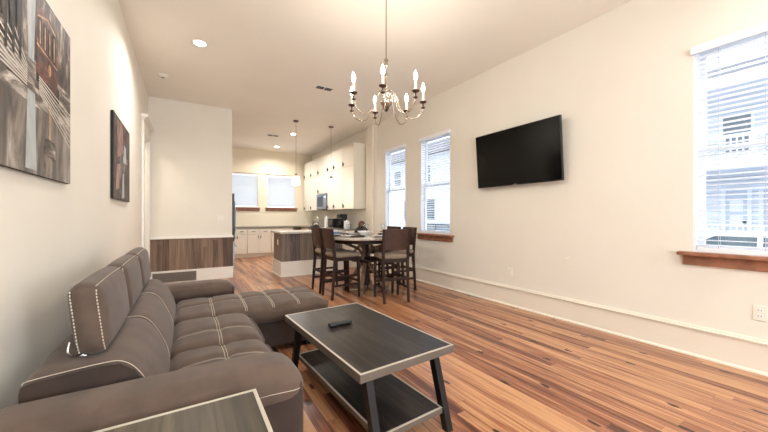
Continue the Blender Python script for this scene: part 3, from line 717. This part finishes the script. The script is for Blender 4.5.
# backrest bolsters
prof = [(-.472, .08), (-.472, .35), (-.472, .62), (-.468, .640), (-.455, .650), (-.36, .660), (-.26, .667), (-.205, .662), (-.16, .625), (-.12, .555), (-.085, .47), (-.07, .40), (-.065, .30), (-.07, .12)]
cxm, czm = -.29, .38
YB = [1.545, 2.19, 2.82, 3.45]
def loft_y(prof, y0, y1, inset=.018, n=16):
    mb = MB(); vs = []; m = len(prof); ys = []
    for i in range(n+1):
        t = i/n; y = y0+(y1-y0)*(.5-.5*math.cos(PI*t)); e = min(y-y0, y1-y)
        sc = 1-inset*math.exp(-e/.03)*2.0 + .03*math.sin(PI*(y-y0)/(y1-y0))*.6
        for (x, z) in prof:
            vs.append((cxm+(x-cxm)*(sc if x > -.3 else 1), y, czm+(z-czm)*sc))
    fs = [(i*m+j, i*m+(j+1) % m, (i+1)*m+(j+1) % m, (i+1)*m+j) for i in range(n) for j in range(m)]
    fs += [tuple(reversed(range(m))), tuple(range(n*m, n*m+m))]
    mb.add(vs, fs, 0, True); return mb
for i in range(3):
    b = loft_y(prof, YB[i]+.001, YB[i+1]-.001).build('back_cushion', 'sofa_fabric', sf, 0, so)
    md = b.modifiers.new('sub', 'SUBSURF'); md.levels = 1; md.render_levels = 1
    mb = MB(); y = YB[i]+(.006 if i == 0 else 0.0)
    sc = .966
    pts = [(cxm+(x-cxm)*(sc if x > -.3 else 1), y, czm+(z-czm)*sc+.004) for x, z in prof[3:12]]
    stitch(mb, bez(pts, 4), .0014); mb.build('piping', 'stitch_white', b, 0, so)
# end panel of the backrest
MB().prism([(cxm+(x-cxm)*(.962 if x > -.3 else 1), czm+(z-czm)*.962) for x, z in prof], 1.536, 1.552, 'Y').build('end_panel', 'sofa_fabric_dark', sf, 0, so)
# seat cushions
from mathutils.bvhtree import BVHTree
def seat(x0, x1, y0, y1, lx, ly, nm='seat_cushion', z1=.44, n=36):
    """tufted cushion; stitches are laid on its finished surface"""
    def fn(p, u, v, w_):
        p = Vector(p)
        if w_ > .3:
            for q in lx: p.z -= .013*math.exp(-((p.x-q)/.026)**2)
            for q in ly: p.z -= .015*math.exp(-((p.y-q)/.028)**2)
            p.z -= .03*max(0, (p.x-(x1-.14))/.14)**2
        return p
    sb = MB().soft(x0, x1, y0, y1, .30, z1, .07, (.012, 0, .03), n, fn)
    s_ = sb.build(nm, 'sofa_fabric', sf, 0, so)
    bv = BVHTree.FromPolygons([Vector(v) for v in sb.v], sb.f)
    def Z(x, y):
        h = bv.ray_cast(Vector((x, y, 1)), Vector((0, 0, -1)))
        return (h[0].z if h[0] else z1)+.0012
    mb = MB(); rr = .0019 if y0 < 2.8 else .0026
    for q in lx:
        for o_ in (-.007, .007):
            stitch(mb, [(q+o_, y0+.025+(y1-y0-.05)*k/40, Z(q+o_, y0+.025+(y1-y0-.05)*k/40)) for k in range(41)], rr, .012)
    for q in ly:
        stitch(mb, [(x0+.04+(x1-x0-.06)*k/60, q, Z(x0+.04+(x1-x0-.06)*k/60, q)) for k in range(61)], rr, .012)
    mb.build('stitching', 'stitch_white', s_, 0, so)
seat(-.085, .445, 1.54, 2.175, [.185], [1.70, 1.90])
seat(-.085, .445, 2.175, 2.81, [.185], [2.40])
seat(-.085, 1.15, 2.81, 3.46, [.185, .425, .64, .86], [3.13], 'chaise_cushion', .45, 56)
# headrests
hr0 = None
for i, (a, b) in enumerate(((1.615, 2.19), (2.22, 2.80), (2.83, 3.41))):
    def fn(p, u, v, w_):
        p = Vector(p)
        k = (p.z-.665)/.285
        p.x += -.02*k + .012*(1-k)     # leans back a little
        if w_ < 0: p.x += .0
        return p
    h = MB().soft(-.365, -.262, a, b, .668, .945, .048, (.016, .006, .006), 20, fn).build('headrest', 'sofa_fabric', sf, 0, so)
    mb = MB()
    def xx(z, base): k = (z-.665)/.285; return base-.02*k+.012*(1-k)
    for base, r_ in ((-.277, 1), (-.352, -1)):
        xs = base
        for y_, inn in ((a+.001, 1), (b-.001, -1)):
            P = [(xx(z, xs), y_+inn*(.016 if z > .92 or z < .69 else .0035), z) for z in (.685, .72, .78, .84, .90, .925)]
            stitch(mb, P, .0022, .013)
        P = [(xx(.94, xs), a+.02+(b-a-.04)*k/10, .934+.004*math.sin(PI*k/10)) for k in range(11)]
        stitch(mb, P, .0016)
    mb.build('stitching', 'stitch_white', h, 0, so)
    mb = MB()
    for y_ in (a+.06,):
        mb.tube([(-.335, y_, .655), (-.335, y_, .70)], .006); mb.lathe([(.015, .664), (.013, .672), (.006, .675)], (-.335, y_, 0), n=12)
        mb.tube(bez([(-.335, y_, .672), (-.36, y_-.04, .676), (-.372, y_-.05, .70), (-.37, y_-.04, .73)]), .004)
    mb.build('bracket', 'chrome', h, 0, so)

# ================================================================== COFFEE TABLE, END TABLE
def low_table(name, label, loc, rz, wx, wy, top, wood, sh, shelf_in=.05, th=.045, splay=.045):
    r = thing(name, label, 'table', loc, rz); hx, hy = wx/2, wy/2; e = .012
    MB().box(-hx+e, hx-e, -hy+e, hy-e, top-th+.005, top-.0015).build('tabletop', wood, r)
    fr_ = MB()
    for x0, x1, y0, y1 in ((-hx, hx, -hy, -hy+e), (-hx, hx, hy-e, hy), (-hx, -hx+e, -hy+e, hy-e), (hx-e, hx, -hy+e, hy-e)): fr_.box(x0, x1, y0, y1, top-th, top-.003)
    f_ = fr_.build('frame', 'taupe_metal', r, .0015)
    ed = MB()
    for x0, x1, y0, y1 in ((-hx, hx, -hy, -hy+e), (-hx, hx, hy-e, hy), (-hx, -hx+e, -hy+e, hy-e), (hx-e, hx, -hy+e, hy-e)): ed.box(x0, x1, y0, y1, top-.003, top)
    ed.build('edge_band', 'edge_light', f_)
    sx0, sx1, sy0, sy1 = -hx+shelf_in, hx-shelf_in-.02, -hy-.0, hy+.0
    lx = hx-.115
    sy = hy+splay/3
    MB().box(-lx, lx, -sy+e, sy-e, sh-.025, sh).build('shelf', wood, r)
    fr_ = MB()
    for x0, x1, y0, y1 in ((-lx, lx, -sy, -sy+e), (-lx, lx, sy-e, sy), (-lx-e, -lx, -sy, sy), (lx, lx+e, -sy, sy)): fr_.box(x0, x1, y0, y1, sh-.028, sh+.002)
    sfm = fr_.build('shelf_frame', 'taupe_metal', r, .001)
    ed = MB()
    for x0, x1, y0, y1 in ((-lx, lx, -sy, -sy+e), (-lx, lx, sy-e, sy), (-lx-e, -lx, -sy, sy), (lx, lx+e, -sy, sy)): ed.box(x0, x1, y0, y1, sh+.002, sh+.0045)
    ed.build('edge_band', 'edge_light', sfm)
    for sx_ in (-1, 1):
        for s2 in (-1, 1):
            X_ = sx_*(lx+.012+.018)
            MB().leg((X_, s2*(hy+splay-.01), 0), (X_, s2*(hy-(.085 if splay else .035)), top-th), (.042, .045), (.042, .05)).build('leg', 'black_metal', r, .002)
    return r
low_table('coffee_table', 'dark wood coffee table with pale metal edge and lower shelf', (.99, 1.932, 0), math.radians(3.1), .635, 1.13, .45, 'table_wood', .12)
low_table('end_table', 'small dark wood end table in front of the sofa arm', (-.062, .968, 0), 0, .56, .56, .57, 'end_table_wood', .14, splay=0)
rc = thing('remote_control', 'black remote control lying on the coffee table', 'remote', (.91, 2.05, .45), math.radians(-86))
MB().soft(-.022, .022, -.085, .085, .0, .026, .009, n=8).build('body', 'black_plastic', rc)
mb = MB()
for i in range(3):
    for j in range(7): mb.cyl((-.012+.012*i, -.06+.02*j, .025), .0035, .003, n=8)
mb.build('buttons', 'black_gloss', rc)

# ================================================================== RIGHT WALL: TELEVISION, OUTLETS
tv = thing('television', 'wide black flat television mounted tilted on the long wall', 'television', (XR, 2.652, 1.99)); of = tv.location
tilt = math.atan2(.055, .745)
def TV(x0, x1, y0, y1, z0, z1):   # box on the tilted panel, local: x thickness outward negative
    m_ = MB().box(x0, x1, y0, y1, z0, z1); R = Matrix.Rotation(-tilt, 3, 'Y')
    m_.v = [tuple(R @ Vector(v) + Vector((-.125, 0, 0))) for v in m_.v]; return m_
MB.__dict__
TV(0, .035, -.622, .622, -.372, .372).build('bezel', 'tv_bezel', tv, .004)
TV(-.0025, -.0005, -.612, .612, -.358, .362).build('screen', 'screen', tv)
TV(.035, .06, -.35, .35, -.22, .22).build('back_housing', 'black_plastic', tv, .01)
TV(-.003, 0, -.03, .03, -.369, -.361).build('maker_badge', 'edge_light', tv)
mb = MB().box(-.010, -.003, -.22, .22, -.12, .12); mb.box(-.07, -.008, -.18, -.15, -.1, .1); mb.box(-.07, -.008, .15, .18, -.1, .1); mb.build('wall_bracket', 'black_metal', tv)
def outlet(y, z, label, loc=None, rz=-PI/2):
    r = thing('wall_outlet', label, 'outlet', loc or (XR, y, z), rz, 'white outlets')
    MB().box(-.036, .036, -.006, 0, -.058, .058).build('plate', 'plastic_white', r, .002)
    mb = MB()
    for dz in (-.022, .022): mb.box(-.017, .017, -.0085, -.006, dz-.014, dz+.014, 0)
    rec = mb.build('receptacle', 'white_trim', r, .001)
    mb = MB()
    for dz in (-.022, .022): mb.box(-.009, -.006, -.0092, -.0085, dz-.006, dz+.006); mb.box(.006, .009, -.0092, -.0085, dz-.006, dz+.006)
    mb.build('slots', 'slot_dark', rec)
# plates face -x: rotate local -y to world -x
outlet(.571, .462, 'white outlet below the large near window')
outlet(2.80, .452, 'white outlet above the baseboard below the television')
outlet(4.88, .50, 'white outlet behind the dining chairs, left of the middle window')
cb = thing('cable_stub', 'short white cable stub poking out of the wall under the television', 'cable', (XR, 2.02, .727))
MB().lathe([(.012, -.004), (.012, 0)], axis='X', n=14).build('grommet', 'plastic_white', cb)
MB().tube(bez([(-.003, 0, 0), (-.03, .0, .002), (-.045, .012, -.006)]), .004).build('cord', 'plastic_white', cb)
lsw = thing('light_switch', 'double white light switch on the dividing wall', 'light switch', (.565, YP, 1.18))
MB().box(-.06, .06, -.006, 0, -.058, .058).build('plate', 'plastic_white', lsw, .002)
for s_ in (-1, 1): MB().box(s_*.024-.015, s_*.024+.015, -.010, -.006, -.032, .032).build('rocker', 'white_trim', lsw, .001)
rv = thing('return_vent', 'grey return air grille low in the dividing wall baseboard', 'vent', (-.17, YP-.026, .12))
MB().box(-.335, .335, -.008, 0, -.10, .07).build('frame', 'vent_grey', rv, .002)
mb = MB()
for k in range(8): mb.box(-.31, .31, -.012, -.008, -.085+k*.019, -.077+k*.019)
mb.build('louvers', 'vent_grey', rv)

# ================================================================== CANVASES ON THE LEFT WALL
def paint_mat(name, stops, scale, seed, stretch=(1, 1, 1), rough=.55):
    m = mat(name, stops[0][1], rough); t = NT(m)
    mpn = t.n('Mapping', {'Vector': t.n('TexCoord').outputs['Object'], 'Location': (seed, seed*1.7, 0), 'Scale': stretch})
    nz = t.n('TexNoise', {'Vector': mpn.outputs[0], 'Scale': scale, 'Detail': 5.0, 'Roughness': .65, 'Distortion': .8}).outputs['Fac']
    t.l(t.ramp(nz, stops), t.b.inputs['Base Color']); return m
paint_mat('print_buildings', [(.36, srgb(30, 28, 28)), (.48, srgb(62, 56, 52)), (.56, srgb(110, 92, 82)), (.68, srgb(205, 190, 175))], 9, 3, (1, 2.2, .55))
paint_mat('print_street', [(.36, srgb(58, 52, 48)), (.48, srgb(104, 95, 88)), (.56, srgb(160, 150, 140)), (.68, srgb(222, 214, 204))], 8, 5, (1, .6, 3.2))
paint_mat('print_wet', [(.36, srgb(70, 64, 60)), (.48, srgb(104, 96, 90)), (.6, srgb(146, 136, 126)), (.75, srgb(196, 188, 178))], 3.5, 9, (1, 2.2, .6))
paint_mat('print_red', [(.36, srgb(48, 26, 24)), (.5, srgb(84, 46, 40)), (.6, srgb(120, 76, 62)), (.74, srgb(170, 130, 106))], 12, 2, (1, 1, 1))
paint_mat('print_sky', [(.36, srgb(150, 158, 160)), (.5, srgb(176, 182, 182)), (.8, srgb(206, 208, 204))], 5, 4, (1, 1.5, .5))
paint_mat('print_glow', [(.36, srgb(150, 112, 76)), (.5, srgb(190, 154, 112)), (.8, srgb(244, 224, 180))], 12, 6, (1, 1, 1))
paint_mat('print_dark', [(.36, srgb(24, 22, 24)), (.5, srgb(50, 44, 44)), (.62, srgb(104, 84, 78)), (.76, srgb(190, 170, 165))], 11, 8, (1, 1.5, .7))
paint_mat('print_pink', [(.36, srgb(96, 66, 62)), (.5, srgb(150, 112, 104)), (.8, srgb(214, 180, 168))], 9, 8, (1, 1.5, .5))
mat('canvas_side', srgb(30, 28, 28), .7); mat('print_line', srgb(222, 214, 204), .6); mat('print_shadow', srgb(34, 28, 26), .6)
def picture(label, y0, y1, z0, z1, pieces):
    """canvas with a printed picture; pieces: (material, polygon in u 0..1 left->right, v 0..1 bottom->top)"""
    r = thing('wall_canvas', label, 'picture', (XL, (y0+y1)/2, (z0+z1)/2)); of = r.location; th = .022
    MB().box(XL+.002, XL+th, y0, y1, z0, z1).build('canvas', 'canvas_side', r, .002, of)
    mats = []; mb = MB(); lay = 0
    for mname, poly in pieces:
        if mname not in mats: mats.append(mname)
        lay += 1; x = XL+th+.0004+lay*.00012
        mb.add([(x, y0+u*(y1-y0), z0+v*(z1-z0)) for u, v in poly], [tuple(range(len(poly)))], mats.index(mname))
    mb.build('print', mats, r, 0, of)
R4 = lambda a, b, c, d: [(a, c), (b, c), (b, d), (a, d)]
P1 = [('print_buildings', R4(0, 1, .45, 1)), ('print_street', R4(0, 1, .30, .60)), ('print_wet', R4(0, 1, 0, .36)),
      ('print_street', [(0, .66), (.30, .56), (1, .34), (1, .50), (.56, .56), (0, .76)]),
      ('print_sky', [(.515, .58), (.565, .58), (.585, 1), (.50, 1)]), ('print_sky', [(.49, .02), (.59, .02), (.575, .42), (.51, .42)]),
      ('print_shadow', [(.585, .50), (.84, .46), (.84, .56), (.585, .58)]),
      ('print_red', [(.587, .545), (.817, .515), (.817, .84), (.79, .89), (.70, .93), (.62, .91), (.587, .86)]),
      ('print_glow', [(.59, .695), (.815, .67), (.815, .678), (.59, .705)]),
      ('print_glow', [(.60, .86), (.70, .905), (.79, .875), (.79, .865), (.70, .89), (.60, .85)])]
for k in range(4):
    u0 = .605+.05*k; P1.append(('print_shadow', [(u0, .712-.005*k), (u0+.034, .709-.005*k), (u0+.034, .855), (u0, .855)]))
    P1.append(('print_glow', [(u0+.012, .715-.005*k), (u0+.022, .715-.005*k), (u0+.022, .84), (u0+.012, .84)]))
P1 += [('print_glow', [(.72+.016*math.cos(i*PI/6), .62+.035*math.sin(i*PI/6)) for i in range(12)]),
       ('print_glow', R4(.715, .73, .14, .42)), ('print_street', [(.66, .12), (.79, .11), (.78, .22), (.67, .22)]), ('print_wet', [(.72+.06*math.cos(i*PI/6), .07+.035*math.sin(i*PI/6)) for i in range(12)])]
for k in range(9):
    P1.append(('print_line', [(.0+.05*k, .47+.022*k), (.50, .43+.012*k), (.50, .437+.012*k), (.0+.05*k, .482+.022*k)]))
for k in range(7): P1.append(('print_line', [(.60, .44+.014*k), (.98, .24+.036*k), (.98, .246+.036*k), (.60, .449+.014*k)]))
for k in range(9): P1.append(('print_shadow', [(.03+.05*k, .52+.01*(k % 3)), (.045+.05*k, .52), (.05+.05*k, .9-.05*(k % 2)), (.035+.05*k, .93)]))
picture('large canvas print of a red streetcar on a wet street, nearest on the left wall', 1.28, 2.431, 1.383, 2.195, P1)
P2 = [('print_dark', R4(0, 1, 0, 1)), ('print_pink', [(.12, .10), (.32, .15), (.38, .45), (.18, .42)]), ('print_pink', [(.2, .5), (.55, .62), (.5, .95), (.2, .97)]),
      ('print_sky', [(.45, .02), (.62, .04), (.58, .35), (.52, .35)]), ('print_sky', [(.55, .5), (.75, .5), (.72, .72), (.6, .74)])]
for k in range(6): P2.append(('print_line', [(.35+.09*k, .25+.05*k), (.36+.09*k, .25+.05*k), (.37+.09*k, .58), (.36+.09*k, .58)]))
picture('smaller dark abstract canvas hanging farther along the left wall', 3.68, 4.63, 1.369, 2.15, P2)

# ================================================================== OUTSIDE
GZ = -.50
struct(MB().box(XR+.14, 60, -30, 60, GZ-.1, GZ).build('ground', 'asphalt'))
def house(name, label, x, y0, y1, z1, doors, wins, porch, wallmat='siding'):
    r = thing(name, label, 'house', (x, (y0+y1)/2, GZ)); of = r.location
    MB().box(x, x+6, y0, y1, GZ, z1).build('wall', wallmat, r, 0, of)
    MB().prism([(x-.6, z1), (x+6.4, z1), (x+3, z1+2.0)], y0-.4, y1+.4, 'Y').build('roof', 'roof_grey', r, 0, of)
    for (a, zb, w_, h_) in doors:
        mb = MB().box(x-.06, x, a-.12, a, zb, zb+h_+.12).box(x-.06, x, a+w_, a+w_+.12, zb, zb+h_+.12).box(x-.06, x, a, a+w_, zb+h_, zb+h_+.12)
        d = mb.build('door_frame', 'house_trim', r, 0, of)
        e = MB().box(x-.03, x, a, a+w_, zb, zb+h_).build('door', 'siding_door', r, 0, of)
        mb = MB()
        for q in range(3): mb.box(x-.04, x-.03, a+.12, a+w_-.12, zb+.15+q*.63, zb+.62+q*.63)
        mb.build('door_panels', 'house_trim', e, .01, of)
        MB().cyl((x-.09, a+.08, zb+1.0), .05, .06, axis='X', n=12).build('knob', 'slot_dark', e, 0, of)
    for (a, zb, w_, h_) in wins:
        mb = MB().box(x-.06, x, a-.1, a, zb-.1, zb+h_+.1).box(x-.06, x, a+w_, a+w_+.1, zb-.1, zb+h_+.1).box(x-.06, x, a, a+w_, zb+h_, zb+h_+.1).box(x-.06, x, a, a+w_, zb-.1, zb).box(x-.05, x, a, a+w_, zb+h_/2-.03, zb+h_/2+.03)
        f_ = mb.build('window_frame', 'house_trim', r, 0, of)
        MB().box(x-.02, x, a, a+w_, zb, zb+h_).build('pane', 'car_glass', f_, 0, of)
    if porch:
        pz0, pz1 = porch
        MB().box(x-2.2, x, y0, y1, pz0-.25, pz0).build('porch_deck', 'house_trim', r, 0, of)
        MB().box(x-2.4, x, y0-.1, y1+.1, pz1, pz1+.35).build('balcony_deck', 'house_trim', r, 0, of)
        MB().box(x-2.5, x, y0-.2, y1+.2, z1-.5, z1-.2).build('porch_roof', 'house_trim', r, 0, of)
        k = 0; yy = y0+.1
        while yy <= y1-.1+.01:
            MB().box(x-2.25, x-2.05, yy-.1, yy+.1, pz0, z1-.5).build('porch_post', 'house_trim', r, 0, of); yy += (y1-y0-.2)/4
        for zb in (pz0, pz1+.35):
            mb = MB().box(x-2.2, x-2.12, y0, y1, zb+.85, zb+.92).box(x-2.2, x-2.12, y0, y1, zb+.08, zb+.13)
            yy = y0+.1
            while yy < y1: mb.box(x-2.18, x-2.14, yy, yy+.04, zb+.13, zb+.85); yy += .16
            mb.build('railing', 'house_trim', r, 0, of)
    return r
house('neighbour_house', 'white clapboard house with porch seen through the near window', 19.5, -3.0, 7.6, 6.6,
      [(3.30, -.05+.3-.25, .62, 2.3), (2.25, 0.0, .62, 2.3), (5.4, 0, .7, 2.3)], [(1.0, 3.9, .8, 1.5), (3.2, 3.9, .8, 1.5), (5.4, 3.9, .8, 1.5), (.2, .6, .9, 1.6)], (0.0, 3.0))
house('neighbour_house', 'pale house with grey windows seen through the two narrow windows', 16.0, 12.5, 34.0, 6.0,
      [(16.0, .0, .9, 2.2)], [(14.0, 1.0, 1.0, 1.6), (18.5, 1.0, 1.0, 1.6), (21.5, 1.0, 1.0, 1.6), (24.5, 1.0, 1.0, 1.6), (28, 1.0, 1.0, 1.6), (15, 3.9, 1, 1.3), (19, 3.9, 1, 1.3), (23, 3.9, 1, 1.3), (27, 3.9, 1, 1.3)], None)
# parked car
def car(label, cx, cy, paint='car_white'):
    r = thing('parked_car', label, 'car', (cx, cy, GZ)); W_ = .88
    def loft(prof, hw, mb, mi=0):
        n = len(prof); vs = []
        for sx_, k in ((-1, 1.0), (1, 1.0)):
            for (y, z, wk) in prof: vs.append((sx_*hw*wk, y, z))
        fs = [(i, (i+1) % n, n+(i+1) % n, n+i) for i in range(n)]+[tuple(reversed(range(n))), tuple(range(n, 2*n))]
        mb.add(vs, fs, mi)
    mb = MB(); loft([(-2.2, .35, 1), (-2.2, .75, .96), (-2.05, .92, .95), (-1.3, .98, .95), (.9, .96, .95), (1.9, .84, .93), (2.2, .66, .9), (2.25, .35, .95), (2.1, .22, 1), (-2.1, .22, 1)], W_, mb)
    mb.build('body', paint, r, .05, segs=3)
    mb = MB(); loft([(-1.75, .95, .92), (-1.15, 1.38, .75), (-.6, 1.46, .72), (.1, 1.44, .72), (1.0, .94, .9)], W_, mb)
    cab = mb.build('cabin', 'car_glass', r, .02)
    mb = MB(); loft([(-1.2, 1.385, .76), (-.6, 1.47, .735), (.12, 1.45, .735), (.2, 1.41, .745), (-.6, 1.42, .75), (-1.15, 1.35, .77)], W_, mb); mb.build('roof', paint, r, .01)
    mb = MB()
    for s_ in (-1, 1):
        for (ya, za, wa, yb, zb, wb) in ((.98, .96, .91, .12, 1.44, .735), (-.35, .97, .93, -.35, 1.44, .745), (-1.72, .97, .93, -1.15, 1.38, .76)):
            mb.beam((s_*W_*wa, ya, za), (s_*W_*wb, yb, zb), .05, .06)
    mb.build('pillars', paint, r)
    for s_ in (-1, 1):
        for y in (-1.35, 1.4): MB().lathe([(.2, -.1), (.32, -.1), (.33, -.08), (.33, .08), (.32, .1), (.2, .1)], (s_*.80, y, .33), axis='X', n=22).build('wheel', 'tire', r)
    return r
car('white car parked in the street outside the near window', 7.75, 1.42)
car('grey car parked in the street outside the narrow windows', 8.6, 9.5, 'roof_grey')
